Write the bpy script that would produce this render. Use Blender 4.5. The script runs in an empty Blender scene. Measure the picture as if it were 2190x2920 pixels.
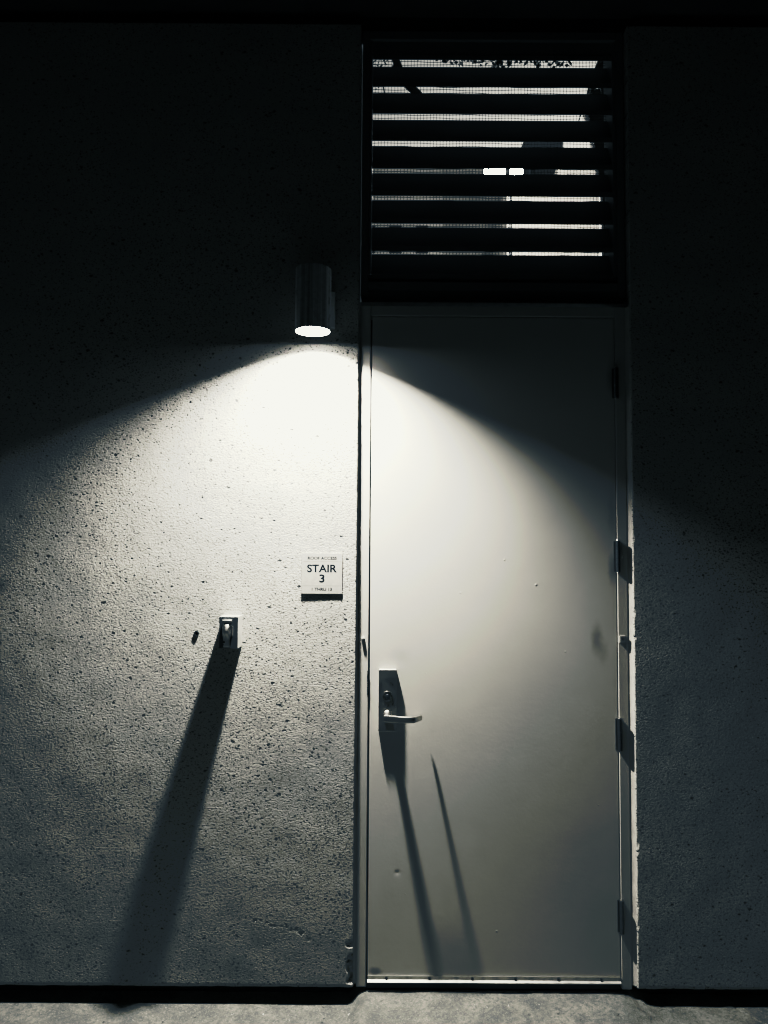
import bpy, bmesh, math, random
import numpy as np
from mathutils import Vector, Matrix, noise as mnoise

random.seed(7)
R = math.radians
PI = math.pi
sc = bpy.context.scene
COL = sc.collection

# ---------------------------------------------------------------- helpers
def tag(o, label=None, cat=None, group=None, kind=None):
    if label: o['label'] = label
    if cat: o['category'] = cat
    if group: o['group'] = group
    if kind: o['kind'] = kind
    return o

def empty(name, loc, label, cat, group=None):
    o = bpy.data.objects.new(name, None)
    COL.objects.link(o)
    o.location = loc
    o.empty_display_size = 0.1
    return tag(o, label, cat, group)

def world_loc(o):
    v = Vector((0, 0, 0))
    while o is not None:
        v += o.location
        o = o.parent
    return v

def obj(name, bm, mat, parent=None, smooth=False, angle=None):
    """link a bmesh drawn in world coordinates as ONE object"""
    me = bpy.data.meshes.new(name)
    if parent is not None:
        bmesh.ops.translate(bm, verts=bm.verts, vec=-world_loc(parent))
    bmesh.ops.recalc_face_normals(bm, faces=bm.faces)
    bm.to_mesh(me); bm.free()
    me.materials.append(mat)
    o = bpy.data.objects.new(name, me)
    COL.objects.link(o)
    if parent is not None: o.parent = parent
    if smooth or angle:
        me.polygons.foreach_set('use_smooth', [True] * len(me.polygons))
        if angle:
            me.set_sharp_from_angle(angle=R(angle))
            wn = o.modifiers.new('weighted_normal', 'WEIGHTED_NORMAL')
            wn.keep_sharp = True; wn.weight = 100
    return o

def box(bm, x0, x1, y0, y1, z0, z1, bev=0.0, seg=2):
    r = bmesh.ops.create_cube(bm, size=1.0)
    vs = r['verts']
    bmesh.ops.scale(bm, vec=(x1 - x0, y1 - y0, z1 - z0), verts=vs)
    bmesh.ops.translate(bm, vec=((x0 + x1) / 2, (y0 + y1) / 2, (z0 + z1) / 2), verts=vs)
    if bev > 0:
        es = list({e for v in vs for e in v.link_edges})
        bmesh.ops.bevel(bm, geom=es, offset=bev, segments=seg, profile=0.5, affect='EDGES')
    return bm

def ring_pts(c, axis_u, axis_v, r, n):
    return [c + axis_u * (r * math.cos(2 * PI * k / n)) + axis_v * (r * math.sin(2 * PI * k / n)) for k in range(n)]

def lathe(bm, origin, axis, prof, n=48, cap0=True, cap1=True):
    """prof: list of (radius, distance along axis)"""
    axis = Vector(axis).normalized()
    u = axis.orthogonal().normalized(); v = axis.cross(u)
    rings = []
    for r, d in prof:
        c = Vector(origin) + axis * d
        rings.append([bm.verts.new(p) for p in ring_pts(c, u, v, r, n)])
    for a, b in zip(rings, rings[1:]):
        for k in range(n):
            bm.faces.new((a[k], a[(k + 1) % n], b[(k + 1) % n], b[k]))
    if cap0: bm.faces.new(rings[0][::-1])
    if cap1: bm.faces.new(rings[-1])
    return bm

def tube(bm, pts, radii, n=10):
    pts = [Vector(p) for p in pts]
    if not isinstance(radii, (list, tuple)): radii = [radii] * len(pts)
    rings = []
    u = None
    for i, p in enumerate(pts):
        t = (pts[min(i + 1, len(pts) - 1)] - pts[max(i - 1, 0)]).normalized()
        if u is None: u = t.orthogonal().normalized()
        else: u = (u - t * u.dot(t)).normalized()
        v = t.cross(u)
        rings.append([bm.verts.new(q) for q in ring_pts(p, u, v, radii[i], n)])
    for a, b in zip(rings, rings[1:]):
        for k in range(n):
            bm.faces.new((a[k], a[(k + 1) % n], b[(k + 1) % n], b[k]))
    bm.faces.new(rings[0][::-1]); bm.faces.new(rings[-1])
    return bm

def extrude_poly(bm, pts, vec):
    a = [bm.verts.new(p) for p in pts]
    b = [bm.verts.new(Vector(p) + Vector(vec)) for p in pts]
    n = len(pts)
    bm.faces.new(a); bm.faces.new(b[::-1])
    for k in range(n):
        bm.faces.new((a[k], b[k], b[(k + 1) % n], a[(k + 1) % n]))
    return bm

# ---------------------------------------------------------------- materials
class N:
    def __init__(s, name):
        s.m = bpy.data.materials.new(name); s.m.use_nodes = True
        s.t = s.m.node_tree; s.t.nodes.clear()
        s.out = s.n('ShaderNodeOutputMaterial')
        s.b = s.n('ShaderNodeBsdfPrincipled')
        s.l(s.b.outputs[0], s.out.inputs['Surface'])
    def n(s, t, **kw):
        x = s.t.nodes.new(t)
        for k, v in kw.items(): setattr(x, k, v)
        return x
    def l(s, a, b): s.t.links.new(a, b)
    def set(s, rough=0.6, metal=0.0, spec=0.4, col=None):
        s.b.inputs['Roughness'].default_value = rough
        s.b.inputs['Metallic'].default_value = metal
        s.b.inputs['Specular IOR Level'].default_value = spec
        if col: s.b.inputs['Base Color'].default_value = (*col, 1)
        return s
    def obj_co(s): return s.n('ShaderNodeTexCoord').outputs['Object']
    def noise(s, co, scale, detail=3, rough=0.5, dist=0.0):
        x = s.n('ShaderNodeTexNoise'); x.inputs['Scale'].default_value = scale
        x.inputs['Detail'].default_value = detail; x.inputs['Roughness'].default_value = rough
        x.inputs['Distortion'].default_value = dist
        s.l(co, x.inputs['Vector']); return x
    def math(s, op, a, b=None, c=None, clamp=False):
        x = s.n('ShaderNodeMath', operation=op); x.use_clamp = clamp
        for i, v in enumerate((a, b, c)):
            if v is None: continue
            if isinstance(v, (int, float)): x.inputs[i].default_value = v
            else: s.l(v, x.inputs[i])
        return x.outputs[0]
    def remap(s, v, a, b, c=0.0, d=1.0, smooth=True):
        x = s.n('ShaderNodeMapRange'); x.interpolation_type = 'SMOOTHSTEP' if smooth else 'LINEAR'
        s.l(v, x.inputs[0])
        for i, q in enumerate((a, b, c, d)):
            if isinstance(q, (int, float)): x.inputs[i + 1].default_value = q
            else: s.l(q, x.inputs[i + 1])
        return x.outputs[0]
    def mix(s, f, a, b):
        x = s.n('ShaderNodeMix', data_type='RGBA')
        if isinstance(f, (int, float)): x.inputs[0].default_value = f
        else: s.l(f, x.inputs[0])
        for i, v in ((6, a), (7, b)):
            if isinstance(v, tuple): x.inputs[i].default_value = (*v, 1)
            else: s.l(v, x.inputs[i])
        return x.outputs[2]
    def bump(s, h, strength=1.0, dist=1.0):
        x = s.n('ShaderNodeBump'); x.inputs['Strength'].default_value = strength
        x.inputs['Distance'].default_value = dist
        s.l(h, x.inputs['Height']); s.l(x.outputs[0], s.b.inputs['Normal']); return x

def voro(m, co, scale, feature='F1', rnd=1.0, up=2):
    x = m.n('ShaderNodeTexVoronoi', feature=feature, voronoi_dimensions='2D')
    sp = m.n('ShaderNodeSeparateXYZ'); m.l(co, sp.inputs[0])
    cb = m.n('ShaderNodeCombineXYZ'); m.l(sp.outputs[0], cb.inputs[0]); m.l(sp.outputs[up], cb.inputs[1])
    co = cb.outputs[0]
    x.inputs['Scale'].default_value = scale
    x.inputs['Randomness'].default_value = rnd
    m.l(co, x.inputs['Vector']); return x

def warp(m, co, scale, amt):
    nz = m.noise(co, scale, 2)
    a = m.n('ShaderNodeVectorMath', operation='SUBTRACT'); m.l(nz.outputs['Color'], a.inputs[0]); a.inputs[1].default_value = (.5, .5, .5)
    b = m.n('ShaderNodeVectorMath', operation='SCALE'); m.l(a.outputs[0], b.inputs[0]); b.inputs['Scale'].default_value = amt
    c = m.n('ShaderNodeVectorMath', operation='ADD'); m.l(co, c.inputs[0]); m.l(b.outputs[0], c.inputs[1])
    return c.outputs[0]

def pits(m, co, scale, share, rmin, rmax, dens=None, up=2):
    """air-hole mask: a random share of voronoi cells carries a hole of random radius (in cell units)"""
    v = voro(m, co, scale, up=up)
    sep = m.n('ShaderNodeSeparateColor'); m.l(v.outputs['Color'], sep.inputs[0])
    thr = share if dens is None else m.math('MULTIPLY', dens, share)
    on = m.math('LESS_THAN', sep.outputs[0], thr)
    rad = m.math('MULTIPLY_ADD', m.math('POWER', sep.outputs[1], 2.0), rmax - rmin, rmin)
    edge = m.math('SUBTRACT', rad, v.outputs['Distance'])
    mask = m.remap(edge, 0.0, 0.10)
    return m.math('MULTIPLY', mask, on)

def concrete_material():
    m = N('pitted_concrete').set(rough=0.9, spec=0.25)
    co = m.obj_co()
    big = m.noise(co, 1.7, 3)
    dens = m.remap(big.outputs[0], 0.30, 0.68, 0.45, 1.45)
    # stretch slightly along x so the holes are not round
    mp = m.n('ShaderNodeMapping'); mp.inputs['Scale'].default_value = (0.85, 1.0, 1.15); mp.inputs['Rotation'].default_value = (0, R(28), 0)
    m.l(co, mp.inputs['Vector'])
    w = warp(m, mp.outputs[0], 95, 0.013)
    p1 = pits(m, w, 32, 0.27, 0.05, 0.22, dens)
    p2 = pits(m, w, 86, 0.62, 0.08, 0.34, dens)
    p3 = pits(m, w, 150, 0.75, 0.12, 0.40, dens)
    # sand blasted micro relief
    w2 = warp(m, co, 60, 0.012)
    mp2 = m.n('ShaderNodeMapping'); mp2.inputs['Scale'].default_value = (0.8, 1.0, 1.35); m.l(w2, mp2.inputs['Vector'])
    g1 = m.noise(mp2.outputs[0], 150, 3, 0.66)
    g2 = m.noise(co, 260, 2, 0.6)
    g3 = m.noise(co, 9, 3, 0.5)
    amp = m.remap(m.noise(co, 3.1, 2).outputs[0], 0.32, 0.66, 0.55, 1.15)
    fine = m.math('ADD', m.math('MULTIPLY', m.math('MULTIPLY', g1.outputs[0], amp), 0.0046), m.math('MULTIPLY', g2.outputs[0], 0.0006))
    und = m.math('MULTIPLY', g3.outputs[0], 0.0022)
    hole = m.math('ADD', m.math('MULTIPLY', p1, 0.0038), m.math('ADD', m.math('MULTIPLY', p2, 0.0019), m.math('MULTIPLY', p3, 0.0008)))
    h = m.math('SUBTRACT', m.math('ADD', fine, und), hole)
    bp = m.bump(h, 1.0, 1.0)
    # colour: grey cement, blotchy, holes painted dark as cavity shade and dirt
    base = m.mix(m.remap(big.outputs[0], 0.35, 0.65), (0.36, 0.355, 0.335), (0.44, 0.43, 0.40))
    st = m.noise(co, 5.5, 6, 0.62)
    base = m.mix(m.remap(st.outputs[0], 0.45, 0.72, 0.0, 0.28), base, (0.30, 0.31, 0.30))
    mz = m.n('ShaderNodeMapping'); mz.inputs['Scale'].default_value = (0.12, 0.12, 2.6); m.l(co, mz.inputs['Vector'])
    band = m.noise(mz.outputs[0], 2.0, 4, 0.6)
    base = m.mix(m.remap(band.outputs[0], 0.40, 0.62, 0.0, 0.22), base, (0.27, 0.272, 0.265))
    md = m.n('ShaderNodeMapping'); md.inputs['Scale'].default_value = (14, 1, 0.7); m.l(co, md.inputs['Vector'])
    drip = m.noise(md.outputs[0], 1.0, 4, 0.6)
    base = m.mix(m.remap(drip.outputs[0], 0.56, 0.74, 0.0, 0.14), base, (0.24, 0.245, 0.24))
    allp = m.math('MAXIMUM', m.math('MAXIMUM', p1, m.math('MULTIPLY', p2, 0.92)), m.math('MULTIPLY', p3, 0.75))
    col = m.mix(m.math('MULTIPLY', allp, 0.93), base, (0.045, 0.047, 0.048))
    m.l(col, m.b.inputs['Base Color'])
    return m.m

def floor_material():
    m = N('worn_floor_concrete').set(rough=0.85, spec=0.3)
    co = m.obj_co()
    a = m.noise(co, 9, 8, 0.72); b = m.noise(co, 70, 6, 0.75); c = m.noise(co, 210, 4, 0.7)
    base = m.mix(m.remap(a.outputs[0], 0.36, 0.66), (0.105, 0.104, 0.096), (0.18, 0.175, 0.158))
    base = m.mix(m.remap(b.outputs[0], 0.44, 0.62, 0, 0.75), base, (0.082, 0.085, 0.082))
    base = m.mix(m.remap(c.outputs[0], 0.52, 0.70, 0, 0.6), base, (0.30, 0.29, 0.265))
    w = warp(m, co, 80, 0.03)
    p = pits(m, w, 30, 0.12, 0.05, 0.2, up=1)
    q = pits(m, w, 55, 0.04, 0.05, 0.16, up=1)
    base = m.mix(m.math('MULTIPLY', p, 0.7), base, (0.04, 0.042, 0.042))
    base = m.mix(q, base, (0.62, 0.61, 0.58))
    m.l(base, m.b.inputs['Base Color'])
    h = m.math('ADD', m.math('MULTIPLY', b.outputs[0], 0.0030), m.math('ADD', m.math('MULTIPLY', c.outputs[0], 0.0010), m.math('MULTIPLY', p, -0.002)))
    m.bump(h)
    return m.m

def paint_material(name, col, rough=0.42, smudge=None, specks=True, dents=()):
    m = N(name).set(rough=rough, spec=0.35)
    co = m.obj_co()
    a = m.noise(co, 2.2, 4, 0.55); b = m.noise(co, 85, 3, 0.5); b2 = m.noise(co, 14, 3, 0.5)
    dk = tuple(c * 0.93 for c in col)
    base = m.mix(m.remap(a.outputs[0], 0.35, 0.7), col, dk)
    h = m.math('ADD', m.math('MULTIPLY', b.outputs[0], 0.00016), m.math('MULTIPLY', b2.outputs[0], 0.00022))
    if specks:
        v = pits(m, warp(m, co, 120, 0.004), 13, 0.09, 0.015, 0.06)
        h = m.math('ADD', h, m.math('MULTIPLY', v, 0.0012))
        d = pits(m, co, 9, 0.05, 0.008, 0.025)
        base = m.mix(m.math('MULTIPLY', d, 0.75), base, (0.05, 0.05, 0.05))
    for (cx, cz, rr_, dp) in dents:
        mp = m.n('ShaderNodeMapping', vector_type='TEXTURE')
        mp.inputs['Location'].default_value = (cx, 0, cz); mp.inputs['Scale'].default_value = (rr_, 1, rr_)
        m.l(co, mp.inputs['Vector'])
        g = m.n('ShaderNodeTexGradient', gradient_type='QUADRATIC_SPHERE'); m.l(mp.outputs[0], g.inputs[0])
        h = m.math('ADD', h, m.math('MULTIPLY', g.outputs['Fac'], dp))
    if smudge:
        for (cx, cz, rx, rz, amt) in smudge:
            mp = m.n('ShaderNodeMapping', vector_type='TEXTURE')
            mp.inputs['Location'].default_value = (cx, 0, cz); mp.inputs['Scale'].default_value = (rx, 1, rz)
            m.l(warp(m, co, 30, 0.02), mp.inputs['Vector'])
            g = m.n('ShaderNodeTexGradient', gradient_type='SPHERICAL'); m.l(mp.outputs[0], g.inputs[0])
            base = m.mix(m.math('MULTIPLY', m.remap(g.outputs['Fac'], 0.0, 0.9), amt), base, (0.03, 0.033, 0.036))
    m.l(base, m.b.inputs['Base Color'])
    rr = m.remap(a.outputs[0], 0.3, 0.7, rough - 0.06, rough + 0.1)
    m.l(rr, m.b.inputs['Roughness'])
    m.bump(h)
    return m.m

def metal_material(name, col, rough=0.35, metal=1.0, scratch=0.0002, streak=(200, 200, 8), tone=0.0):
    m = N(name).set(rough=rough, metal=metal, spec=0.5)
    co = m.obj_co()
    mp = m.n('ShaderNodeMapping'); mp.inputs['Scale'].default_value = streak; m.l(co, mp.inputs['Vector'])
    a = m.noise(mp.outputs[0], 1.0, 3, 0.6); b = m.noise(co, 30, 4, 0.6)
    base = m.mix(m.remap(b.outputs[0], 0.4, 0.7, 0, 0.5), col, tuple(c * 0.6 for c in col))
    if tone > 0: base = m.mix(m.remap(a.outputs[0], 0.35, 0.65, 0, tone), base, (0.02, 0.021, 0.022))
    m.l(base, m.b.inputs['Base Color'])
    m.l(m.remap(b.outputs[0], 0.3, 0.7, rough - 0.07, rough + 0.12), m.b.inputs['Roughness'])
    m.bump(m.math('MULTIPLY', a.outputs[0], scratch))
    return m.m

def plain_material(name, col, rough=0.6, var=0.35, scale=25, spec=0.35):
    m = N(name).set(rough=rough, spec=spec)
    a = m.noise(m.obj_co(), scale, 4, 0.6)
    m.l(m.mix(m.remap(a.outputs[0], 0.35, 0.7), col, tuple(c * (1 - var) for c in col)), m.b.inputs['Base Color'])
    m.bump(m.math('MULTIPLY', a.outputs[0], 0.0004))
    return m.m

def glow_material(name, col, strength):
    m = N(name)
    e = m.n('ShaderNodeEmission'); e.inputs['Color'].default_value = (*col, 1); e.inputs['Strength'].default_value = strength
    m.l(e.outputs[0], m.out.inputs['Surface'])
    return m.m

DOOR_X0, DOOR_X1, DOOR_Z0, DOOR_Z1 = -0.0475, 0.8479, 0.045, 2.4176
WARM = (1.0, 0.955, 0.885)
M = {}
M['concrete'] = concrete_material()
M['floor'] = floor_material()
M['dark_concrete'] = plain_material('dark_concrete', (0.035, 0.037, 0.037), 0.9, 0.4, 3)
M['door'] = paint_material('door_paint', (0.525, 0.516, 0.486), 0.45,
                           smudge=[(0.775, 1.235, 0.030, 0.085, 0.34), (0.798, 1.19, 0.026, 0.06, 0.18), (0.835, 1.70, 0.02, 0.12, 0.25),
                                   (-0.02, 0.065, 0.035, 0.02, 0.5), (0.06, 1.17, 0.06, 0.05, 0.12), (0.84, 1.49, 0.03, 0.08, 0.45), (0.84, 2.19, 0.03, 0.08, 0.45)],
                           dents=[(0.056, 0.405, 0.018, -0.0009), (0.44, 1.52, 0.006, 0.0010), (0.55, 1.68, 0.005, 0.0006), (0.555, 1.43, 0.007, 0.0012), (0.66, 1.19, 0.005, 0.0010), (0.41, 0.205, 0.006, 0.0014), (0.28, 1.40, 0.006, 0.0007)])
M['frame'] = paint_material('frame_paint', (0.47, 0.46, 0.43), 0.45)
M['sealant'] = plain_material('sealant', (0.44, 0.425, 0.395), 0.7, 0.25, 12)
M['bronze'] = paint_material('louver_bronze', (0.13, 0.135, 0.135), 0.55, specks=False)
M['flash'] = metal_material('flashing_metal', (0.5, 0.51, 0.5), 0.35)
M['wire'] = metal_material('screen_wire', (0.06, 0.06, 0.06), 0.6)
M['satin'] = metal_material('satin_metal', (0.55, 0.54, 0.51), 0.33, scratch=0.00004)
M['steel'] = metal_material('worn_steel', (0.36, 0.36, 0.35), 0.38)
M['dark_steel'] = metal_material('dark_steel', (0.12, 0.125, 0.13), 0.42)
M['dull_steel'] = metal_material('dull_steel', (0.10, 0.105, 0.11), 0.5, metal=0.4)
M['chrome'] = metal_material('chrome', (0.75, 0.74, 0.70), 0.16, scratch=0.00002)
M['alu'] = metal_material('aluminium_sweep', (0.62, 0.61, 0.58), 0.45, streak=(8, 200, 200))
M['rubber_and_shade'] = plain_material('black_rubber_and_shade', (0.022, 0.024, 0.025), 0.6)  # rubber parts; the same black also fills shaded gaps
M['lamp_body'] = metal_material('lamp_body_painted_sheen', (0.80, 0.81, 0.81), 0.30, metal=0.15, streak=(55, 55, 0.8), tone=0.6)  # vertical streaks of sheen painted into the body colour
M['lamp_inner'] = glow_material('glowing_reflector', WARM, 75.0)  # emission stands in for the bulb's light bouncing inside the housing
M['lens'] = glow_material('lit_lens', WARM, 200.0)
M['sign'] = metal_material('brushed_sign', (0.50, 0.49, 0.462), 0.5, metal=0.3, scratch=0.00006, streak=(6, 200, 420))
M['ink'] = plain_material('sign_ink', (0.012, 0.016, 0.02), 0.5)
M['engraved'] = plain_material('engraved_line', (0.16, 0.16, 0.15), 0.6)
M['white_plastic'] = plain_material('tag_plastic', (0.30, 0.295, 0.275), 0.5, 0.2)
M['bark'] = plain_material('bark', (0.035, 0.032, 0.028), 0.9, 0.5, 14)
M['leaf'] = plain_material('leaf', (0.045, 0.05, 0.04), 0.6, 0.5, 9)
M['grey_render'] = plain_material('grey_render', (0.72, 0.71, 0.68), 0.9, 0.35, 0.6)
M['pale_render'] = plain_material('pale_render', (0.82, 0.80, 0.76), 0.9, 0.08, 1.5)
M['window'] = metal_material('window_glass', (0.05, 0.055, 0.06), 0.15, metal=0.0)
M['pole'] = metal_material('pole_paint', (0.07, 0.072, 0.075), 0.5, metal=0.3)
M['bulb'] = glow_material('street_bulb', WARM, 420.0)

# ---------------------------------------------------------------- the concrete wall
def axis(vals):
    out = []
    for a, b, st in vals:
        n = max(1, int(round((b - a) / st)))
        out += [a + (b - a) * k / n for k in range(n)]
    out.append(vals[-1][1])
    return out

WALL_TOP, WALL_BOT, WALL_T = 3.530, 0.022, 0.20
OPEN_L, OPEN_R = -0.0975, 0.9020

def nz(x, z, s, seed=0.0):
    return mnoise.noise(Vector((x * s + seed, z * s - seed, seed * 1.7)))

def wall_slab(bm, xs, zs, chip):
    """front face as a fine height field, with sides, top, bottom and back"""
    nx, nz_ = len(xs), len(zs)
    g = []
    for j, z in enumerate(zs):
        row = []
        for i, x in enumerate(xs):
            y, dx = chip(x, z)
            y += 0.0016 * nz(x, z, 2.3, 3.1) + 0.0009 * nz(x, z, 11.0, 9.7)
            dz = 0.0
            if j == 0: dz = 0.0022 * nz(x, 0, 26, 5)
            row.append(bm.verts.new((x + dx, y, z + dz)))
        g.append(row)
    for j in range(nz_ - 1):
        for i in range(nx - 1):
            bm.faces.new((g[j][i], g[j][i + 1], g[j + 1][i + 1], g[j + 1][i]))
    # returns: extrude the border back to the rear face
    border = [g[0][i] for i in range(nx)] + [g[j][nx - 1] for j in range(1, nz_)] + \
             [g[nz_ - 1][i] for i in range(nx - 2, -1, -1)] + [g[j][0] for j in range(nz_ - 2, 0, -1)]
    back = [bm.verts.new((min(max(v.co.x, xs[0]), xs[-1]), WALL_T, v.co.z)) for v in border]
    n = len(border)
    for k in range(n):
        bm.faces.new((border[k], back[k], back[(k + 1) % n], border[(k + 1) % n]))
    bm.faces.new(back[::-1])

def sm(a, b, x):
    t = min(1.0, max(0.0, (x - a) / (b - a)))
    return t * t * (3 - 2 * t)

random.seed(5)
SCAR = []
for k in range(11):
    t = k / 10
    SCAR.append((-0.445 + 0.185 * t + random.uniform(-.006, .006), 0.243 - 0.012 * math.sin(t * 3) - 0.055 * max(0, t - 0.6) / 0.4 + random.uniform(-.008, .008), random.uniform(0.005, 0.009) + (0.004 if t > 0.75 else 0), random.uniform(0.0004, 0.0011)))

def chip_left(x, z):
    y = 0.0; dx = 0.0
    e = OPEN_L - x                     # distance from the opening's arris
    if e < 0.035:
        ra = 0.0022 + 0.0015 * nz(0, z, 34, 2.2) + 0.0012 * nz(0, z, 90, 6.6)
        y += max(0.0, ra - e) * 1.3
        # broken corner near the foot, and a second spall above it
        for cz, rz, rx, dp in ((0.085, 0.050, 0.026, 0.013), (0.170, 0.016, 0.026, 0.006), (0.045, 0.02, 0.022, 0.012)):
            q = ((z - cz) / rz) ** 2 + (e / rx) ** 2 + 0.55 * nz(x, z, 55, 1.3)
            if q < 1: y += dp * sm(0, 0.5, 1 - q) * (1 + 0.5 * nz(x, z, 120, 8.0))
    # ragged row of small broken blow holes left of the door foot
    for hx, hz, hr, hd in SCAR:
        q = math.hypot((x - hx) / hr, (z - hz) / (hr * 0.8)) + 0.5 * nz(x, z, 130, 4.4)
        if q < 1: y = max(y, hd * sm(0, 0.6, 1 - q))
    # scar on the far left
    q = math.hypot((x + 1.395) / 0.018, (z - 1.42) / 0.05) + 0.9 * nz(x, z, 45, 7.4)
    if q < 1: y += 0.0014 * sm(0, 0.8, 1 - q)
    # arris at the foot
    if z - WALL_BOT < 0.012: y += 0.25 * max(0.0, 0.006 - (z - WALL_BOT))
    return y, dx

def chip_right(x, z):
    y = 0.0; dx = 0.0
    e = x - OPEN_R
    if e < 0.035:
        ra = 0.0022 + 0.0010 * nz(0, z, 30, 12.2) + 0.0009 * nz(0, z, 85, 16.6)
        y += max(0.0, ra - e) * 1.4
        for cz, rz, rx, dp in ((1.245, 0.006, 0.008, 0.010), (1.33, 0.010, 0.006, 0.006), (1.60, 0.016, 0.007, 0.006), (0.515, 0.02, 0.010, 0.006),
                               (0.49, 0.006, 0.008, 0.006), (0.335, 0.006, 0.005, 0.006), (0.30, 0.004, 0.006, 0.005), (0.235, 0.006, 0.006, 0.007), (0.88, 0.006, 0.005, 0.005)):
            q = ((z - cz) / rz) ** 2 + (e / rx) ** 2
            if q < 1: y += 0.6 * dp * sm(0, 0.6, 1 - q)
    if z - WALL_BOT < 0.012: y += 0.25 * max(0.0, 0.006 - (z - WALL_BOT))
    return y, dx

wall = empty('concrete_wall', (0, 0, 0), 'rough pitted grey concrete wall around the door and louver', 'wall')
zs = axis([(WALL_BOT, 0.15, 0.004), (0.15, 0.27, 0.0028), (0.27, WALL_TOP, 0.010)])
bm = bmesh.new()
wall_slab(bm, axis([(-7.0, -1.7, 0.5), (-1.7, -0.46, 0.010), (-0.46, -0.24, 0.0028), (-0.24, -0.14, 0.005), (-0.14, OPEN_L, 0.0022)]), zs, chip_left)
obj('wall_panel', bm, M['concrete'], wall, smooth=True, angle=50)
bm = bmesh.new()
zs_r = axis([(WALL_BOT, 1.75, 0.005), (1.75, WALL_TOP, 0.012)])
wall_slab(bm, axis([(OPEN_R, 0.945, 0.0022), (0.945, 1.6, 0.012), (1.6, 7.0, 0.6)]), zs_r, chip_right)
obj('wall_panel', bm, M['concrete'], wall, smooth=True, angle=50)
# set-back foot in black, standing for the shade in the gap below the panels
bm = bmesh.new()
box(bm, -7, OPEN_L - 0.004, 0.085, 0.19, -0.08, WALL_BOT - 0.003)
box(bm, OPEN_R + 0.004, 7, 0.085, 0.19, -0.08, WALL_BOT - 0.003)
obj('wall_foot_shade', bm, M['rubber_and_shade'], wall)

# ---------------------------------------------------------------- setting: ground, ceiling and added walls that keep the sky out
def ground_z(x, y):
    # slab hump trowelled up to the threshold
    hx = sm(-0.125, -0.045, x) * (1 - sm(0.82, 0.99, x))
    hy = 1 - sm(0.05, 0.40, -y)
    lip = 0.010 * nz(x, y, 9.0, 2.0) * hx
    r = 0.0022 * nz(x, y, 8, 1) + 0.0014 * nz(x, y, 30, 4) + 0.005 * nz(x, y, 26, 14) * (1 - abs(2 * hx - 1))
    edge = 0.004 * nz(x, y, 34, 8.8) * (1 - abs(2 * hx - 1))
    zz = -0.041 + 0.0385 * hx * hy + 0.15 * lip + r + edge
    # hairline crack at the right
    cx = 1.25 - 0.9 * (y + 0.02) * 0.35 + 0.006 * nz(x, y, 40, 3)
    cx = 1.245 + 0.55 * (-y) + 0.006 * nz(0, y, 45, 3)
    if -0.35 < y < 0.1 and abs(x - cx) < 0.0035: zz -= 0.006
    return zz

bm = bmesh.new()
gx = axis([(-400, -20, 95), (-20, -1.6, 2.3), (-1.6, -0.16, 0.016), (-0.16, 0.02, 0.006), (0.02, 0.80, 0.014), (0.80, 1.0, 0.006), (1.0, 1.22, 0.010), (1.22, 1.42, 0.0035), (1.42, 1.7, 0.02), (1.7, 20, 2.3), (20, 400, 95)])
gy = axis([(-400, -20, 95), (-20, -0.6, 1.5), (-0.6, -0.2, 0.02), (-0.2, 0.06, 0.006), (0.06, 0.4, 0.04), (0.4, 20, 1.6), (20, 400, 95)])
gg = [[bm.verts.new((x, y, ground_z(x, y) if (-1.7 < x < 1.75 and -0.65 < y < 0.45) else -0.041)) for x in gx] for y in gy]
for j in range(len(gy) - 1):
    for i in range(len(gx) - 1):
        bm.faces.new((gg[j][i], gg[j][i + 1], gg[j + 1][i + 1], gg[j + 1][i]))
tag(obj('ground', bm, M['floor'], smooth=True), kind='structure')

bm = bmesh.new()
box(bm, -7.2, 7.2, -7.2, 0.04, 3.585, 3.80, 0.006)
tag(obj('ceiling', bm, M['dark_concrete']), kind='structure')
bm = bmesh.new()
box(bm, -7.2, 7.2, 0.0405, 0.12, 3.534, 3.79)  # black strip added so no sky shows in the shaded gap
tag(obj('gap_closing_beam', bm, M['rubber_and_shade']), 'black beam piece added to close the gap over the wall and louver', 'beam')
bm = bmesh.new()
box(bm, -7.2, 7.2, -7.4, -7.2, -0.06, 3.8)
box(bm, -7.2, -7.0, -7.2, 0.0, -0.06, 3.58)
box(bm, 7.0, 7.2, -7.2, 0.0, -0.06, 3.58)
tag(obj('sky_block_walls', bm, M['dark_concrete']), kind='structure')  # unseen walls around the camera, added to block sky light

# ---------------------------------------------------------------- door frame
T = 0.018
FR = empty('door_frame', (0.4, T, 0), 'painted steel frame around the stair door', 'door frame')
FX0, FX1, FZ1 = -0.0880, 0.8868, 2.4590
bm = bmesh.new()
box(bm, FX0, -0.0532, T, 0.18, 0.013, FZ1, 0.0025)
obj('jamb', bm, M['frame'], FR, angle=40)
bm = bmesh.new()
box(bm, 0.8509, FX1, T, 0.18, 0.010, FZ1, 0.0025)
obj('jamb', bm, M['frame'], FR, angle=40)
bm = bmesh.new()
box(bm, -0.0530, 0.8507, T + 0.0005, 0.18, 2.4216, FZ1 - 0.0005, 0.0025)
obj('head', bm, M['frame'], FR, angle=40)
# door stop behind the leaf closes the gap
bm = bmesh.new()
box(bm, -0.0530, -0.030, 0.070, 0.17, 0.010, 2.4206)
box(bm, 0.833, 0.8505, 0.070, 0.17, 0.010, 2.4206)
box(bm, -0.029, 0.832, 0.070, 0.17, 2.40, 2.4206)
obj('stop', bm, M['rubber_and_shade'], FR)
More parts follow.
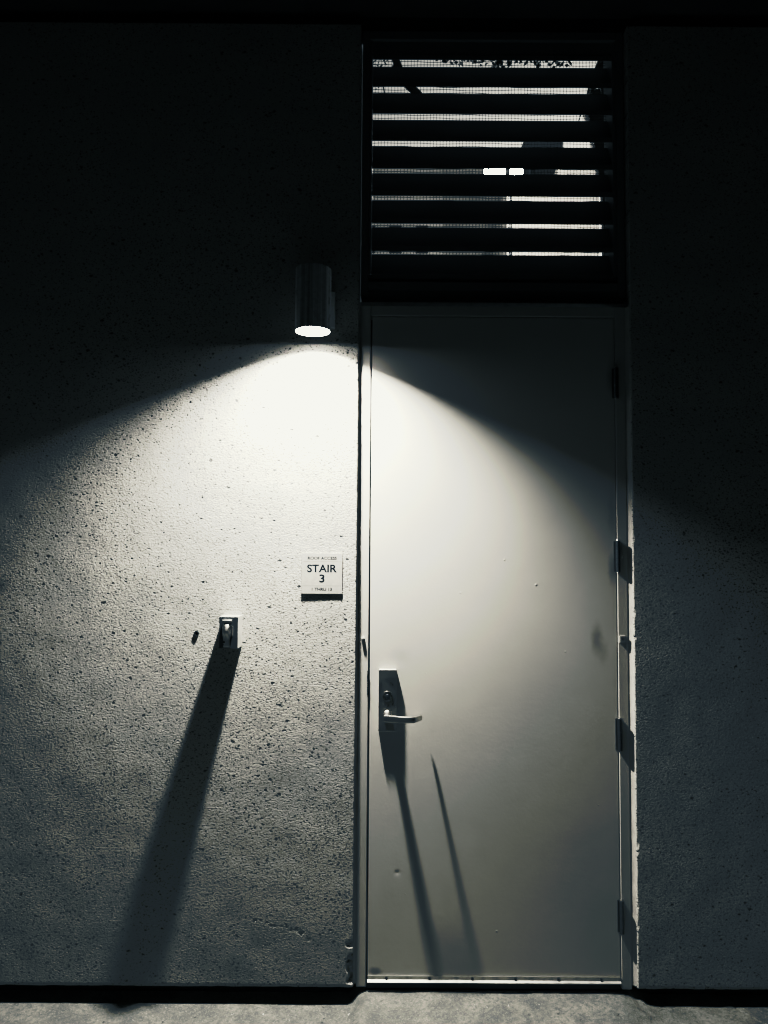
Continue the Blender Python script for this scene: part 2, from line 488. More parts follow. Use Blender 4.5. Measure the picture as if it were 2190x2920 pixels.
# sealant fillets between frame and concrete
def cove(xa, xb, ya, yb, z0, z1, n=5):
    b = bmesh.new(); st = 120
    rows = []
    for j in range(st + 1):
        z = z0 + (z1 - z0) * j / st
        row = []
        for k in range(n + 1):
            t = k / n
            w = 0.0008 * nz(k * 0.02, z, 22, 7)
            row.append(b.verts.new((xa + (xb - xa) * t + w * 0.4, ya + (yb - ya) * (t ** 1.6) + w, z)))
        rows.append(row)
    for j in range(st):
        for k in range(n):
            b.faces.new((rows[j][k], rows[j][k + 1], rows[j + 1][k + 1], rows[j + 1][k]))
    return b
obj('sealant_joint', cove(FX1 - 0.0012, OPEN_R + 0.0012, T + 0.003, 0.0085, 0.024, 2.458), M['sealant'], FR, smooth=True)
obj('sealant_joint', cove(FX0 + 0.0012, OPEN_L - 0.0012, T + 0.003, 0.0105, 0.024, 2.458), M['sealant'], FR, smooth=True)
# strike lip with chipped paint
bm = bmesh.new()
random.seed(3)
z = 1.032
while z < 1.116:
    hgt = random.uniform(0.004, 0.012)
    box(bm, -0.0560 - random.uniform(0, 0.0012), -0.0530 + random.uniform(0.0, 0.0012), T - 0.0016 - random.uniform(0, 0.001), T + 0.02, z, z + hgt, 0.0006)
    z += hgt + random.uniform(-0.001, 0.002)
obj('strike_lip', bm, M['dark_steel'], FR)

# threshold below the door
th = empty('threshold', (0.4, 0.034, -0.002), 'dark ribbed threshold strip under the stair door', 'threshold')
bm = bmesh.new()
box(bm, -0.0530, 0.8507, 0.036, 0.17, -0.010, 0.012)
obj('base', bm, M['rubber_and_shade'], th)
bm = bmesh.new()
for k in range(4):
    z0 = -0.004 + k * 0.0055
    box(bm, -0.0528, 0.8505, 0.030 + 0.0015 * k, 0.0375, z0, z0 + 0.0032, 0.0008)
obj('rib', bm, M['dark_steel'], th)

# ---------------------------------------------------------------- door
DY = 0.0215
D = empty('metal_door', (DOOR_X1, DY, 0.045), 'tall flat painted metal stair door with lever handle, closed', 'door')
DOOR_OFF = world_loc(D)
# paint smudges were given in world x, z: shift them into the leaf's own coordinates
for nd in M['door'].node_tree.nodes:
    if nd.type == 'MAPPING' and nd.vector_type == 'TEXTURE':
        l = nd.inputs['Location'].default_value
        nd.inputs['Location'].default_value = (l[0] - DOOR_OFF.x, 0, l[2] - DOOR_OFF.z)
bm = bmesh.new()
box(bm, DOOR_X0, DOOR_X1, DY, DY + 0.045, DOOR_Z0, DOOR_Z1, 0.0015)
obj('leaf', bm, M['door'], D, angle=40)

# bottom sweep: thin top lip, flat, and a rounded nose, six screws
bm = bmesh.new()
prof = [(DY - 0.0005, 0.0425), (DY - 0.0042, 0.0425), (DY - 0.0042, 0.0405), (DY - 0.003, 0.0395), (DY - 0.003, 0.0292), (DY - 0.0100, 0.0262), (DY - 0.0115, 0.0240), (DY - 0.0108, 0.0222), (DY - 0.0060, 0.0205), (DY - 0.0005, 0.0205)]
extrude_poly(bm, [(-0.0477, y, z + 0.009) for y, z in prof], (0.8950, 0, 0))
sw = obj('door_sweep', bm, M['alu'], D, angle=35)
for sx in (0.0194, 0.1715, 0.3231, 0.4751, 0.6272, 0.7783):
    bm = bmesh.new()
    lathe(bm, (sx, DY - 0.002, 0.0435), (0, -1, 0), [(0.0046, 0), (0.0046, 0.003), (0.0036, 0.0050), (0.001, 0.0056)], 14)
    obj('screw', bm, M['rubber_and_shade'], sw, angle=40)
bm = bmesh.new()
box(bm, -0.0472, 0.8470, DY + 0.004, DY + 0.010, 0.006, 0.0450)
obj('brush_strip', bm, M['rubber_and_shade'], D)

# four hinges
for zc in (2.174, 1.536, 0.897, 0.261):
    bm = bmesh.new()
    hx, hy, hr = 0.8514, T - 0.0070, 0.0085
    zz = zc - 0.057
    for k in range(5):
        h = 0.1128 / 5
        a = zz + k * h
        lathe(bm, (hx, hy, a), (0, 0, 1), [(hr - 0.0006, 0.0001), (hr, 0.0005), (hr, h - 0.0005), (hr - 0.0006, h - 0.0001)], 20)
    hg = obj('hinge', bm, M['dark_steel'], D, angle=40)
    bm = bmesh.new()
    lathe(bm, (hx, hy, zz + 0.1130), (0, 0, 1), [(0.0070, 0), (0.0074, 0.001), (0.0066, 0.003), (0.003, 0.0042)], 20)
    lathe(bm, (hx, hy, zz - 0.0002), (0, 0, -1), [(0.0070, 0), (0.0074, 0.001), (0.0066, 0.003), (0.003, 0.0042)], 20)
    obj('pin_cap', bm, M['satin'], hg, angle=40)
    bm = bmesh.new()
    box(bm, hx - 0.0125, hx - 0.0035, DY - 0.0016, DY + 0.001, zz + 0.001, zz + 0.112, 0.0005)
    box(bm, hx + 0.0035, hx + 0.0055, T - 0.0012, T + 0.001, zz + 0.001, zz + 0.112, 0.0004)
    obj('hinge_leaf', bm, M['dark_steel'], hg)

# lock escutcheon
EX0, EX1, EZ0, EZ1, EP = -0.0151, 0.0492, 0.9033, 1.1254, 0.0175
EY = DY - EP
bm = bmesh.new()
box(bm, EX0, EX1, EY, DY + 0.0005, EZ0, EZ1, 0.0032, 3)
es = obj('escutcheon', bm, M['satin'], D, angle=35)
bm = bmesh.new()
lathe(bm, (0.0172, EY + 0.001, 1.0300), (0, -1, 0), [(0.0182, 0), (0.0182, 0.0030), (0.0172, 0.0046), (0.0156, 0.0048), (0.0148, 0.0030), (0.0146, 0.0008)], 48, True, True)
cy = obj('key_cylinder', bm, M['chrome'], es, angle=40)
bm = bmesh.new()
lathe(bm, (0.0172, EY - 0.0002, 1.0266), (0, -1, 0), [(0.0102, 0), (0.0102, 0.0022), (0.0094, 0.0030)], 32)
obj('key_plug', bm, M['dark_steel'], es, angle=40)
bm = bmesh.new()
extrude_poly(bm, [(0.0160, EY - 0.0036, 1.0200), (0.0184, EY - 0.0036, 1.0200), (0.0186, EY - 0.0036, 1.0255), (0.0196, EY - 0.0036, 1.0285), (0.0172, EY - 0.0036, 1.0315), (0.0148, EY - 0.0036, 1.0285), (0.0158, EY - 0.0036, 1.0255)], (0, 0.0008, 0))
obj('keyhole', bm, M['ink'], es)
# rose and neck
LZ = 0.9634
bm = bmesh.new()
lathe(bm, (0.0175, EY + 0.001, LZ), (0, -1, 0), [(0.0158, 0), (0.0158, 0.004), (0.0135, 0.0065), (0.0118, 0.009), (0.0115, 0.022), (0.0128, 0.028), (0.0128, 0.041), (0.0108, 0.0460)], 36)
lv = obj('lever', bm, M['satin'], D, angle=40)
# handle bar: flat blade out along +x and a return towards the door at its end
def loft(bm, secs):
    rings = []
    for c, u, v, a, b in secs:
        rr = []
        for k in range(20):
            an = 2 * PI * k / 20
            ca, sa = math.cos(an), math.sin(an)
            p = 3.2
            rr.append(bm.verts.new(c + u * (a * math.copysign(abs(ca) ** (2 / p), ca)) + v * (b * math.copysign(abs(sa) ** (2 / p), sa))))
        rings.append(rr)
    for q, r in zip(rings, rings[1:]):
        for k in range(20): bm.faces.new((q[k], q[(k + 1) % 20], r[(k + 1) % 20], r[k]))
    bm.faces.new(rings[0][::-1]); bm.faces.new(rings[-1])
bm = bmesh.new()
Z = Vector((0, 0, 1))
ly = DY - 0.0650
path = [((0.0060, ly + 0.001, LZ - 0.004), 0.0115), ((0.012, ly, LZ - 0.004), 0.0128), ((0.030, ly, LZ - 0.005), 0.0122), ((0.060, ly - 0.001, LZ - 0.0065), 0.0112), ((0.088, ly - 0.001, LZ - 0.0080), 0.0106),
        ((0.1030, ly, LZ - 0.0085), 0.0104), ((0.1105, ly + 0.0035, LZ - 0.0085), 0.0103), ((0.1170, ly + 0.012, LZ - 0.0085), 0.0101), ((0.1290, ly + 0.031, LZ - 0.0085), 0.0098), ((0.1375, ly + 0.0455, LZ - 0.0085), 0.0094), ((0.1385, ly + 0.0475, LZ - 0.0085), 0.0080)]
secs = []
for i, (p, hh) in enumerate(path):
    a = Vector(path[max(i - 1, 0)][0]); b = Vector(path[min(i + 1, len(path) - 1)][0])
    t = (b - a).normalized(); v = t.cross(Z).normalized()
    secs.append((Vector(p), Z, v, hh, 0.0036))
loft(bm, secs)
obj('lever_blade', bm, M['satin'], lv, angle=40)

# ---------------------------------------------------------------- louver above the door
TL = 0.035
LV = empty('louver_vent', (0.4, TL, 2.4660), 'dark horizontal louver vent with wire screen above the door', 'louver vent')
LX0, LX1, LZ0, LZ1 = -0.0930, 0.8960, 2.5000, 3.5290
bm = bmesh.new()
box(bm, LX0, -0.0660, TL - 0.004, 0.155, LZ0, LZ1, 0.003)
box(bm, 0.8700, LX1, TL - 0.004, 0.155, LZ0, LZ1, 0.003)
box(bm, -0.0658, 0.8698, TL - 0.0035, 0.075, 3.4960, LZ1 - 0.0005, 0.003)
box(bm, -0.0658, 0.8698, TL - 0.0035, 0.155, LZ0 + 0.026, 2.5560, 0.003)
box(bm, -0.0658, 0.8698, TL + 0.012, 0.155, 2.5562, 2.5850, 0.002)
obj('frame', bm, M['bronze'], LV, angle=40)
# inner stops
bm = bmesh.new()
box(bm, -0.0655, -0.0540, TL + 0.004, 0.150, 2.5852, 3.4955, 0.002)
obj('side_stop', bm, M['bronze'], LV, angle=40)
bm = bmesh.new()
box(bm, 0.8560, 0.8695, TL + 0.004, 0.150, 2.5852, 3.4955, 0.002)
obj('side_stop', bm, M['bronze'], LV, angle=40)
bm = bmesh.new()
P = 0.1067
th_ = 0.0022
for k in range(9):
    zb = 3.4236 - P * k                          # lower front edge of the blade = top of a slit
    yf = TL + 0.008
    pr = [(yf, zb), (yf, zb + 0.018), (yf + 0.003, zb + 0.0205), (yf + 0.0600, zb + 0.1130), (yf + 0.0635, zb + 0.1192),
          (yf + 0.0655, zb + 0.1180), (yf + 0.0045, zb + 0.0170), (yf + 0.0024, zb + 0.0140), (yf + 0.0024, zb)]
    if k == 0: pr = [(y, min(z, 3.4952)) for y, z in pr]
    extrude_poly(bm, [(-0.0538, y, z) for y, z in pr], (0.9096, 0, 0))
# lowest blade closing to the sill
zb = 3.4236 - P * 9
yf = TL + 0.008
extrude_poly(bm, [(-0.0538, yf + 0.03, 2.5853), (-0.0538, yf + 0.0600, zb + 0.1130), (-0.0538, yf + 0.0635, zb + 0.1192), (-0.0538, yf + 0.0655, zb + 0.1180), (-0.0538, yf + 0.036, 2.5853)], (0.9096, 0, 0))
box(bm, -0.0538, 0.8558, TL + 0.0110, TL + 0.0130, 3.4375, 3.4958)
obj('slat', bm, M['bronze'], LV)
# wire bird screen
bm = bmesh.new()
random.seed(11)
def wire(p0, p1, wob, n, r=0.0010):
    p0 = Vector(p0); p1 = Vector(p1)
    d = (p1 - p0)
    pts = []
    ph = random.uniform(0, 6.28)
    for k in range(n + 1):
        t = k / n
        q = p0 + d * t
        if abs(d.x) > abs(d.z): q.z += 0.0014 * math.sin(t * 17 + ph) + 0.0009 * math.sin(t * 41 + ph * 2)
        else: q.x += 0.0009 * math.sin(t * 14 + ph)
        q.y += 0.001 * math.sin(t * 23 + ph)
        pts.append(q)
    tube(bm, pts, r, 4)
SY = TL + 0.088
x = -0.058
while x < 0.862:
    wire((x, SY, 2.60), (x, SY, 3.49), 0, 14); x += 0.0127
z = 2.605
while z < 3.49:
    wire((-0.06, SY + 0.001, z), (0.864, SY + 0.001, z), 0, 30); z += 0.0127
obj('bird_screen', bm, M['wire'], LV)
# flashing between louver and door frame
bm = bmesh.new()
box(bm, LX0 + 0.002, LX1 - 0.002, TL + 0.008, 0.16, 2.4725, LZ0 + 0.0255)
obj('sill_panel', bm, M['bronze'], LV)
bm = bmesh.new()
n = 60
top = []
ed = []
for k in range(n + 1):
    xx = OPEN_L + 0.001 + (OPEN_R - OPEN_L - 0.002) * k / n
    sag = 0.0016 * math.sin(k / n * PI) + 0.0006 * nz(xx, 0, 9, 2)
    ed.append((xx, 2.4672 + sag))
rows = []
for xx, zz in ed:
    rows.append([bm.verts.new((xx, 0.150, zz + 0.006)), bm.verts.new((xx, 0.012, zz + 0.0035)), bm.verts.new((xx, 0.0085, zz + 0.0022)), bm.verts.new((xx, 0.0085, zz - 0.0008)), bm.verts.new((xx, 0.0100, zz - 0.0008)), bm.verts.new((xx, 0.150, zz + 0.0004))])
for a, b in zip(rows, rows[1:]):
    for k in range(6): bm.faces.new((a[k], a[(k + 1) % 6], b[(k + 1) % 6], b[k]))
bm.faces.new(rows[0][::-1]); bm.faces.new(rows[-1])
obj('flashing', bm, M['flash'], LV)

# ---------------------------------------------------------------- wall lamp
AX, AY, AZ0, AZ1, AR = -0.2535, -0.1350, 2.3140, 2.5370, 0.0625
WL = empty('wall_lamp', (AX, 0, 2.43), 'lit dark cylinder downlight on the wall left of the door', 'wall lamp')
bm = bmesh.new()
ri = 0.0585
lathe(bm, (AX, AY, 0), (0, 0, 1), [(ri, 2.372), (ri, AZ0 + 0.0008), (ri + 0.0008, AZ0), (AR - 0.0006, AZ0), (AR, AZ0 + 0.0010), (AR, AZ1 - 0.004), (AR - 0.0012, AZ1 - 0.001), (AR - 0.004, AZ1)], 96, True, True)
obj('housing', bm, M['lamp_body'], WL, angle=35)
bm = bmesh.new()
lathe(bm, (AX, AY, 0), (0, 0, 1), [(ri - 0.0006, AZ0 + 0.0015), (ri - 0.0006, 2.3705), (ri - 0.0022, 2.3705), (ri - 0.0010, AZ0 + 0.0015)], 96, False, False)
obj('reflector', bm, M['lamp_inner'], WL, angle=35)
bm = bmesh.new()
lathe(bm, (AX, AY, 0), (0, 0, 1), [(0.0540, 2.3590), (0.0540, 2.3620), (0.02, 2.3640)], 64, True, True)
obj('lens', bm, M['lens'], WL, angle=35)
bm = bmesh.new()
box(bm, AX - 0.0700, AX + 0.0700, -0.0200, 0.004, 2.3630, 2.4970, 0.003)
obj('backplate', bm, M['lamp_body'], WL, angle=40)
bm = bmesh.new()
lathe(bm, (AX, -0.018, 2.43), (0, -1, 0), [(0.022, 0), (0.020, 0.01), (0.018, 0.06)], 24)
obj('arm', bm, M['lamp_body'], WL, angle=40)

# the burning lamp itself
ld = bpy.data.lights.new('lamp_bulb', 'AREA')
ld.shape = 'DISK'; ld.size = 0.064
ld.color = WARM
ld.energy = 1.0
ld.use_nodes = True
lt = ld.node_tree
em = lt.nodes['Emission']
fo = lt.nodes.new('ShaderNodeLightFalloff')
fo.inputs['Strength'].default_value = 143.0
fo.inputs['Smooth'].default_value = 0.06
lt.links.new(fo.outputs['Quadratic'], em.inputs['Strength'])
lo = bpy.data.objects.new('lamp_bulb', ld)
COL.objects.link(lo)
lo.parent = WL
ld.spread = R(172)
lo.rotation_euler = (0, R(6), 0)      # the bulb sits a little askew, leaning left
lo.location = (0.002, AY, 2.3140 + 0.0365 - 2.43)

# ---------------------------------------------------------------- stair sign
SX0, SX1, SZ0, SZ1 = -0.2962, -0.1490, 1.3942, 1.5405
SG = empty('stair_sign', ((SX0 + SX1) / 2, 0, SZ0), 'square metal STAIR 3 roof access sign on the wall', 'sign')
SYF = -0.0046
bm = bmesh.new()
box(bm, SX0, SX1, SYF, 0.0035, SZ0, SZ1, 0.0006)
obj('plaque', bm, M['sign'], SG, angle=40)
def text(body, cx, zc, height, width, bold=0.0):
    cu = bpy.data.curves.new('t', 'FONT')
    cu.body = body; cu.align_x = 'CENTER'; cu.align_y = 'BOTTOM_BASELINE'
    cu.size = 1.0; cu.offset = bold; cu.resolution_u = 8
    o = bpy.data.objects.new('t', cu); COL.objects.link(o)
    dg = bpy.context.evaluated_depsgraph_get()
    me = bpy.data.meshes.new_from_object(o.evaluated_get(dg))
    bpy.data.objects.remove(o); 
    bm = bmesh.new(); bm.from_mesh(me); bpy.data.meshes.remove(me)
    for f in bm.faces: f.smooth = False
    xs = [v.co.x for v in bm.verts]; ys = [v.co.y for v in bm.verts]
    x0, x1, y0, y1 = min(xs), max(xs), min(ys), max(ys)
    for v in bm.verts:
        X = (v.co.x - (x0 + x1) / 2) / (x1 - x0) * width
        Zz = (v.co.y - (y0 + y1) / 2) / (y1 - y0) * height
        v.co = (cx + X, SYF - 0.00012, zc + Zz)
    return bm
pxm = (SX1 - SX0) / 1205.0          # sign's own measure
def sgx(u): return SX0 + (u - 200) * pxm
def sgz(v): return SZ1 - (v - 165) * (SZ1 - SZ0) / 1222.0
def letters(body, u0, u1, v0, v1, bold):
    b = text(body, (sgx(u0) + sgx(u1)) / 2, (sgz(v0) + sgz(v1)) / 2, abs(sgz(v0) - sgz(v1)), abs(sgx(u1) - sgx(u0)), bold)
    obj('lettering', b, M['ink'], SG)
letters('ROOF ACCESS', 380, 1240, 272, 365, 0.030)
letters('STAIR', 362, 1248, 505, 748, 0.026)
letters('3', 724, 885, 805, 1052, 0.024)
letters('1 THRU 13', 508, 1102, 1205, 1303, 0.034)
for v in (421, 1150):
    bm = bmesh.new()
    box(bm, sgx(238), sgx(1372), SYF - 0.0001, SYF + 0.0005, sgz(v + 3), sgz(v - 3))
    obj('rule_line', bm, M['engraved'], SG)

# ---------------------------------------------------------------- key switch box
KX0, KX1, KZ0, KZ1, KP = -0.5745, -0.5078, 1.2045, 1.3160, 0.0760
KB = empty('key_switch_box', ((KX0 + KX1) / 2, 0, KZ0), 'small metal switch box with lockable cover jutting from the wall', 'switch box')
bm = bmesh.new()
box(bm, KX0, KX1, -KP, 0.004, KZ0, KZ1, 0.0016)
obj('body', bm, M['white_plastic'], KB, angle=40)
bm = bmesh.new()
box(bm, KX0 + 0.001, KX1 - 0.001, -KP - 0.0022, -KP - 0.0003, KZ0 + 0.001, KZ1 - 0.0012, 0.0006)
obj('face_plate', bm, M['dull_steel'], KB, angle=40)
# hinge roll on top of the cover
bm = bmesh.new()
lathe(bm, (-0.5620, -0.0880, 1.3010), (1, 0, 0), [(0.003, 0), (0.0050, 0.0012), (0.0050, 0.0335), (0.003, 0.0347)], 20)
box(bm, -0.5605, -0.5290, -0.0885, -0.0780, 1.2990, 1.3035, 0.0012)
obj('hinge_roll', bm, M['satin'], KB, angle=40)
# curved pouch-like cover hanging from the roll
bm = bmesh.new()
ps = [(-0.0790, 1.2945), (-0.0860, 1.2940), (-0.0930, 1.2890), (-0.0985, 1.2800), (-0.1015, 1.2710), (-0.1020, 1.2640), (-0.0990, 1.2560), (-0.0930, 1.2500), (-0.0860, 1.2440), (-0.0835, 1.2300), (-0.0815, 1.2140), (-0.0785, 1.2100)]
secs = []
cols = []
nU = 9
for k in range(nU):
    t = k / (nU - 1)
    xx = -0.5605 + 0.0270 * t
    bul = 1 - abs(2 * t - 1) ** 3 * 0.55
    taper = 1.0
    cols.append([bm.verts.new((xx + (0.004 * (2 * t - 1) * ((1.294 - z) / 0.08)) * -0.6, -0.0780 + (y + 0.0780) * (bul * 0.7 + 0.3), z)) for y, z in ps])
for a, b in zip(cols, cols[1:]):
    for k in range(len(ps) - 1): bm.faces.new((a[k], a[k + 1], b[k + 1], b[k]))
bm.faces.new(cols[0][::-1]); bm.faces.new(cols[-1])
obj('lock_cover', bm, M['satin'], KB, angle=60)
# bent latch plate on the right of the cover
bm = bmesh.new()
lp = [(-0.5345, 1.2860), (-0.5310, 1.2860), (-0.5245, 1.2815), (-0.5245, 1.2500), (-0.5262, 1.2490), (-0.5345, 1.2350)]
extrude_poly(bm, [(x, -0.0815, z) for x, z in lp], (0, -0.0030, 0))
box(bm, -0.5262, -0.5244, -0.0930, -0.0780, 1.2500, 1.2815, 0.0005)
obj('latch', bm, M['satin'], KB, angle=40)
bm = bmesh.new()
lathe(bm, (-0.5525, -0.0895, 1.2290), (0, -1, 0), [(0.0040, 0), (0.0040, 0.004), (0.0030, 0.0055)], 16)
obj('lock_button', bm, M['chrome'], KB, angle=40)

# ---------------------------------------------------------------- small things on the wall and frame
bm = bmesh.new()
lathe(bm, (-0.6710, 0.0030, 1.2490), (0, -1, 0), [(0.0092, 0), (0.0092, 0.0052), (0.0086, 0.0064), (0.0065, 0.0064), (0.0060, 0.0035), (0.0040, 0.0030)], 32)
tag(obj('wall_plug', bm, M['rubber_and_shade'], angle=40), 'small round black plug in the wall left of the switch box', 'plug')
bm = bmesh.new()
lathe(bm, (-0.0722, T + 0.001, 1.2328), (0, -1, 0), [(0.0062, 0), (0.0062, 0.0075), (0.0050, 0.0092), (0.002, 0.0098)], 24)
tag(obj('frame_stud', bm, M['white_plastic'], angle=40), 'small round stud sticking out of the left door jamb', 'stud')
TG = empty('checkpoint_tag', (0.8658, T, 1.223), 'tiny square tag with dotted star mark on the right jamb', 'tag')
bm = bmesh.new()
box(bm, 0.8548, 0.8768, T - 0.0065, T + 0.0005, 1.2230, 1.2493, 0.0018)
obj('tag_body', bm, M['white_plastic'], TG, angle=40)
bm = bmesh.new()
cx, cz = 0.8652, 1.2385
spots = [(0, 0, .0016)]
for k in range(8):
    a = k * PI / 4 + PI / 8
    spots += [(0.0034 * math.cos(a), 0.0034 * math.sin(a), .0011), (0.0062 * math.cos(a), 0.0062 * math.sin(a), .0009)]
for dx, dz, r in spots:
    lathe(bm, (cx + dx, T - 0.0066, cz + dz), (0, -1, 0), [(r, 0), (r, 0.0002)], 10)
obj('star_mark', bm, M['ink'], TG)

# ---------------------------------------------------------------- outside, seen through the louver
def leaf_cloud(bm, centre, rad, count, size):
    for _ in range(count):
        while True:
            p = Vector((random.uniform(-1, 1), random.uniform(-1, 1), random.uniform(-1, 1)))
            if p.length < 1: break
        p = Vector((p.x * rad[0], p.y * rad[1], p.z * rad[2])) + Vector(centre)
        d = Vector((random.gauss(0, 1), random.gauss(0, 1), random.gauss(0, 1))).normalized()
        u = d.orthogonal().normalized(); v = d.cross(u)
        s = size * random.uniform(0.6, 1.4)
        q = [p - u * s, p + v * s * 0.45, p + u * s, p - v * s * 0.45]
        bm.faces.new([bm.verts.new(w) for w in q])

random.seed(21)
TR = empty('tree', (2.52, 6.0, -0.04), 'dark tree outside behind the louver with a limb arching left', 'tree')
bm = bmesh.new()
tube(bm, [(2.75, 6.0, -0.1), (2.70, 6.0, 1.5), (2.66, 6.0, 3.2), (2.60, 6.0, 4.6), (2.60, 6.0, 5.2), (2.58, 6.0, 5.76), (2.54, 6.0, 6.05), (2.50, 6.0, 6.4), (2.44, 6.0, 6.75), (2.50, 6.0, 7.1), (2.60, 6.0, 7.45), (2.62, 5.9, 8.2), (2.55, 5.9, 9.0)],
     [0.20, 0.15, 0.12, 0.09, 0.075, 0.07, 0.085, 0.10, 0.12, 0.11, 0.09, 0.07, 0.03], 12)
obj('trunk', bm, M['bark'], TR, smooth=True)
bm = bmesh.new()
tube(bm, [(2.62, 5.95, 7.7), (2.0, 5.6, 8.0), (1.2, 5.3, 7.9), (0.5, 5.1, 7.5), (0.16, 5.0, 7.1), (0.075, 5.0, 6.9), (0.085, 5.0, 6.75), (0.135, 5.0, 6.62), (0.22, 5.0, 6.46), (0.33, 5.0, 6.36), (0.40, 5.0, 6.32)],
     [0.07, 0.06, 0.055, 0.05, 0.045, 0.042, 0.04, 0.04, 0.042, 0.04, 0.012], 10)
tube(bm, [(0.10, 5.0, 6.70), (0.0, 5.0, 6.58), (-0.04, 5.0, 6.46), (-0.02, 5.0, 6.34)], [0.012, 0.009, 0.007, 0.004], 6)
tube(bm, [(2.6, 6, 7.45), (2.45, 5.8, 7.25), (2.30, 5.6, 6.95), (2.22, 5.5, 6.6), (2.10, 5.4, 6.3)], [0.02, 0.014, 0.011, 0.009, 0.004], 6)
tube(bm, [(2.32, 5.6, 7.0), (2.42, 5.6, 6.8), (2.45, 5.6, 6.6)], [0.010, 0.008, 0.004], 6)
tube(bm, [(1.4, 5.35, 7.9), (1.2, 5.2, 7.2), (1.02, 5.1, 6.78), (0.9, 5.0, 6.70)], [0.02, 0.012, 0.008, 0.004], 6)
obj('limb', bm, M['bark'], TR, smooth=True)
bm = bmesh.new()
for c, r_, n_, s_ in (((0.75, 5.0, 6.84), (0.30, 0.2, 0.10), 120, 0.035), ((1.25, 5.0, 6.80), (0.45, 0.2, 0.09), 170, 0.035), ((1.75, 5.0, 6.78), (0.25, 0.2, 0.10), 90, 0.035),
                      ((-0.08, 5.0, 6.74), (0.12, 0.1, 0.06), 40, 0.02), ((-0.10, 5.0, 6.47), (0.06, 0.1, 0.06), 22, 0.015), ((0.3, 5.0, 6.83), (0.12, 0.1, 0.06), 40, 0.025),
                      ((1.2, 5.3, 7.7), (1.5, 0.8, 0.5), 1300, 0.06), ((2.4, 6.0, 8.9), (1.6, 1.4, 0.9), 1500, 0.07), ((1.0, 5.6, 8.5), (1.5, 1.2, 0.6), 1000, 0.07), ((2.35, 5.6, 6.74), (0.1, 0.1, 0.1), 16, 0.02)):
    leaf_cloud(bm, c, r_, n_, s_)
obj('crown', bm, M['leaf'], TR)

# grey block behind
BA = empty('grey_building', (0.0, 12, -0.04), 'grey block outside, seen as a dim band through the lower louver slits', 'building')
bm = bmesh.new()
box(bm, -6.0, 1.14, 12.0, 18, -0.04, 9.43, 0.03)
box(bm, 1.14, 3.10, 12.9, 18, -0.04, 9.75, 0.03)
obj('wall', bm, M['grey_render'], BA)
bm = bmesh.new()
box(bm, -6.1, 1.24, 11.88, 12.0, 9.30, 9.47, 0.02)
obj('cornice', bm, M['pale_render'], BA)
for fl in range(3):
    for k in range(3):
        wx = -0.45 + k * 0.52
        wz = 8.02 - fl * 1.25
        bm = bmesh.new()
        box(bm, wx, wx + 0.24, 11.98, 12.02, wz - 0.55, wz)
        obj('window', bm, M['window'], BA)
# pale house lit by the lamp
BB = empty('pale_building', (2.6, 9, -0.04), 'pale wall outside, lit bright at the right of the louver', 'building')
bm = bmesh.new()
box(bm, 1.90, 3.35, 9.0, 12.0, -0.04, 7.45, 0.02)
extrude_poly(bm, [(2.66, 9.004, 7.452), (3.34, 9.004, 7.452), (3.34, 9.004, 7.84), (2.76, 9.004, 7.84)], (0, 2.9, 0))
obj('wall', bm, M['pale_render'], BB)
bm = bmesh.new()
box(bm, 2.28, 2.86, 9.3, 9.9, 7.98, 8.46, 0.02)
ru = obj('roof_tank', bm, M['pole'], BB)
for xx in (2.32, 2.82):
    for yy in (9.35, 9.85):
        bm = bmesh.new()
        box(bm, xx - 0.015, xx + 0.015, yy - 0.015, yy + 0.015, 7.44, 7.99)
        obj('tank_post', bm, M['pole'], ru)
# street lamp
SL = empty('street_lamp', (1.60, 7.0, -0.04), 'glaring street lamp outside, shining through the louver slats', 'street lamp')
bm = bmesh.new()
tube(bm, [(1.62, 7.0, -0.05), (1.62, 7.0, 3.0), (1.62, 7.0, 6.40)], [0.034, 0.026, 0.016], 12)
obj('pole', bm, M['pole'], SL, smooth=True)
bm = bmesh.new()
lathe(bm, (1.62, 7.0, 6.39), (0, 0, 1), [(0.03, 0), (0.10, 0.04), (0.10, 0.06)], 24)
box(bm, 1.28, 1.80, 6.94, 7.06, 6.43, 6.46, 0.006)
obj('bracket', bm, M['pole'], SL)
bm = bmesh.new()
lathe(bm, (1.42, 7.0, 6.462), (0, 0, 1), [(0.05, 0), (0.125, 0.05), (0.140, 0.11), (0.125, 0.17), (0.06, 0.215)], 28)
obj('globe', bm, M['bulb'], SL, smooth=True)
bm = bmesh.new()
lathe(bm, (1.70, 7.0, 6.462), (0, 0, 1), [(0.03, 0), (0.075, 0.05), (0.085, 0.11), (0.07, 0.16), (0.03, 0.19)], 28)
obj('globe', bm, M['bulb'], SL, smooth=True)

# ---------------------------------------------------------------- world: dusk sky
w = bpy.data.worlds.new('World'); sc.world = w; w.use_nodes = True
wt = w.node_tree; bg = wt.nodes['Background']
sky = wt.nodes.new('ShaderNodeTexSky'); sky.sky_type = 'NISHITA'; sky.sun_disc = False
sky.sun_elevation = R(12); sky.sun_rotation = R(20); sky.dust_density = 3.0; sky.air_density = 1.0
bw = wt.nodes.new('ShaderNodeRGBToBW')
tint = wt.nodes.new('ShaderNodeMix'); tint.data_type = 'RGBA'; tint.blend_type = 'MULTIPLY'; tint.inputs[0].default_value = 1.0
tint.inputs[7].default_value = (1.0, 0.955, 0.87, 1)
wt.links.new(sky.outputs[0], bw.inputs[0]); wt.links.new(bw.outputs[0], tint.inputs[6]); wt.links.new(tint.outputs[2], bg.inputs['Color'])
bg.inputs['Strength'].default_value = 0.095

w.cycles.sampling_method = 'MANUAL'; w.cycles.sample_map_resolution = 256

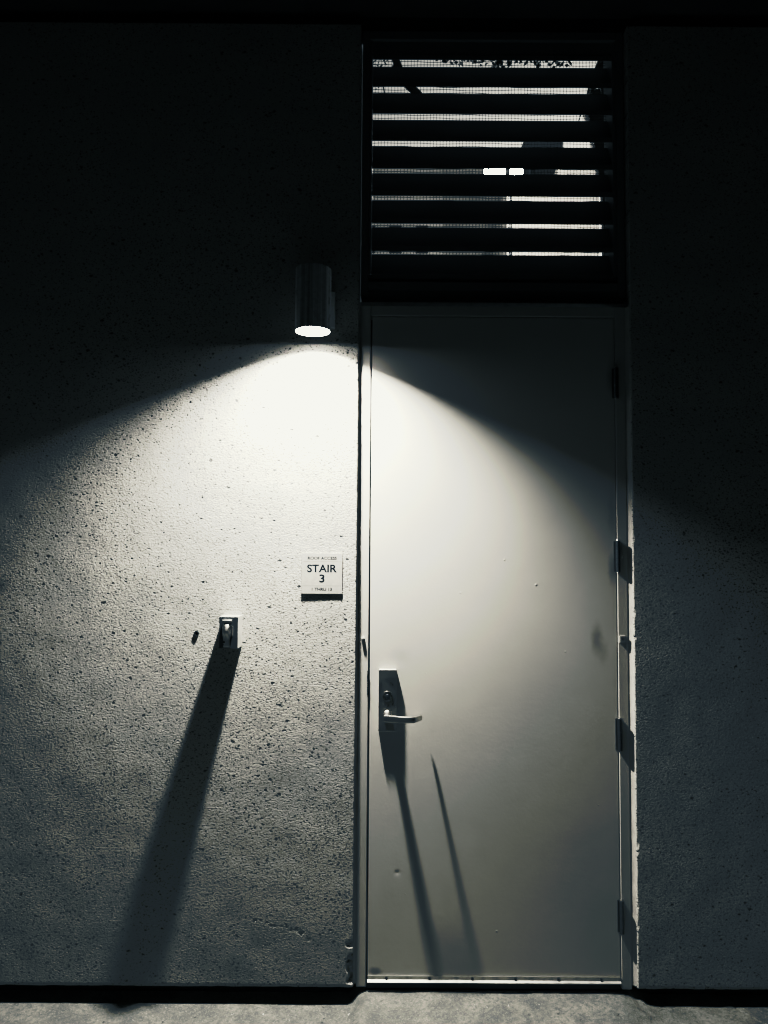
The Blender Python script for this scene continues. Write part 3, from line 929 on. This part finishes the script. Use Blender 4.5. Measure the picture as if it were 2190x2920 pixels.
# ---------------------------------------------------------------- camera
cd = bpy.data.cameras.new('camera'); cam = bpy.data.objects.new('camera', cd); COL.objects.link(cam)
cd.sensor_fit = 'VERTICAL'; cd.sensor_height = 36.0; cd.sensor_width = 27.0
cd.lens = 36.0 * 2195.0 / 2920.0
cd.clip_start = 0.02; cd.clip_end = 1500.0
cam.matrix_world = Matrix.Translation((0, -2.79, 1.53)) @ Matrix.Rotation(R(93.3), 4, 'X') @ Matrix.Rotation(R(0.38), 4, 'Z')
sc.camera = cam

# ---------------------------------------------------------------- render settings
sc.render.engine = 'CYCLES'
sc.view_settings.view_transform = 'Standard'; sc.view_settings.look = 'None'
sc.view_settings.exposure = 0.0; sc.view_settings.gamma = 1.0
cy_ = sc.cycles
cy_.use_denoising = True
cy_.adaptive_threshold = 0.005
try: cy_.denoiser = 'OPENIMAGEDENOISE'
except Exception: pass
cy_.max_bounces = 8; cy_.diffuse_bounces = 5; cy_.glossy_bounces = 4
cy_.sample_clamp_indirect = 4.0

# one film-like tone curve for the whole picture (the photograph is a toned monochrome print)
vs = sc.view_settings
vs.use_curve_mapping = True
cm = vs.curve_mapping
WHITE = 4.0
cm.black_level = (0, 0, 0); cm.white_level = (WHITE, WHITE, WHITE)
cm.extend = 'HORIZONTAL'
CURVE_IN = (0.0, 0.012, 0.027, 0.05, 0.08, 0.105, 0.15, 0.25, 0.38, 0.50, 0.70, 1.0, 2.0, 4.0)
CURVE_G = (0.0, 0.0058, 0.0150, 0.0200, 0.026, 0.034, 0.056, 0.180, 0.375, 0.52, 0.63, 0.72, 0.835, 0.92)
RED = (0.62, 0.62, 0.66, 0.66, 0.64, 0.65, 0.69, 0.85, 0.945, 0.98, 1.0, 1.0, 1.0, 1.0)
BLUE = (1.25, 1.27, 1.29, 1.29, 1.28, 1.28, 1.27, 1.15, 1.03, 0.975, 0.96, 0.96, 0.95, 0.945)
CURVE = {0: [a * b for a, b in zip(CURVE_G, RED)], 1: list(CURVE_G), 2: [a * b for a, b in zip(CURVE_G, BLUE)]}
for ci, outs in CURVE.items():
    c = cm.curves[ci]
    while len(c.points) > 2: c.points.remove(c.points[1])
    c.points[0].location = (0, 0); c.points[1].location = (1, outs[-1])
    for xi, yo in list(zip(CURVE_IN, outs))[1:-1]:
        c.points.new(xi / WHITE, yo)
    for p in c.points: p.handle_type = 'VECTOR'
cm.update()
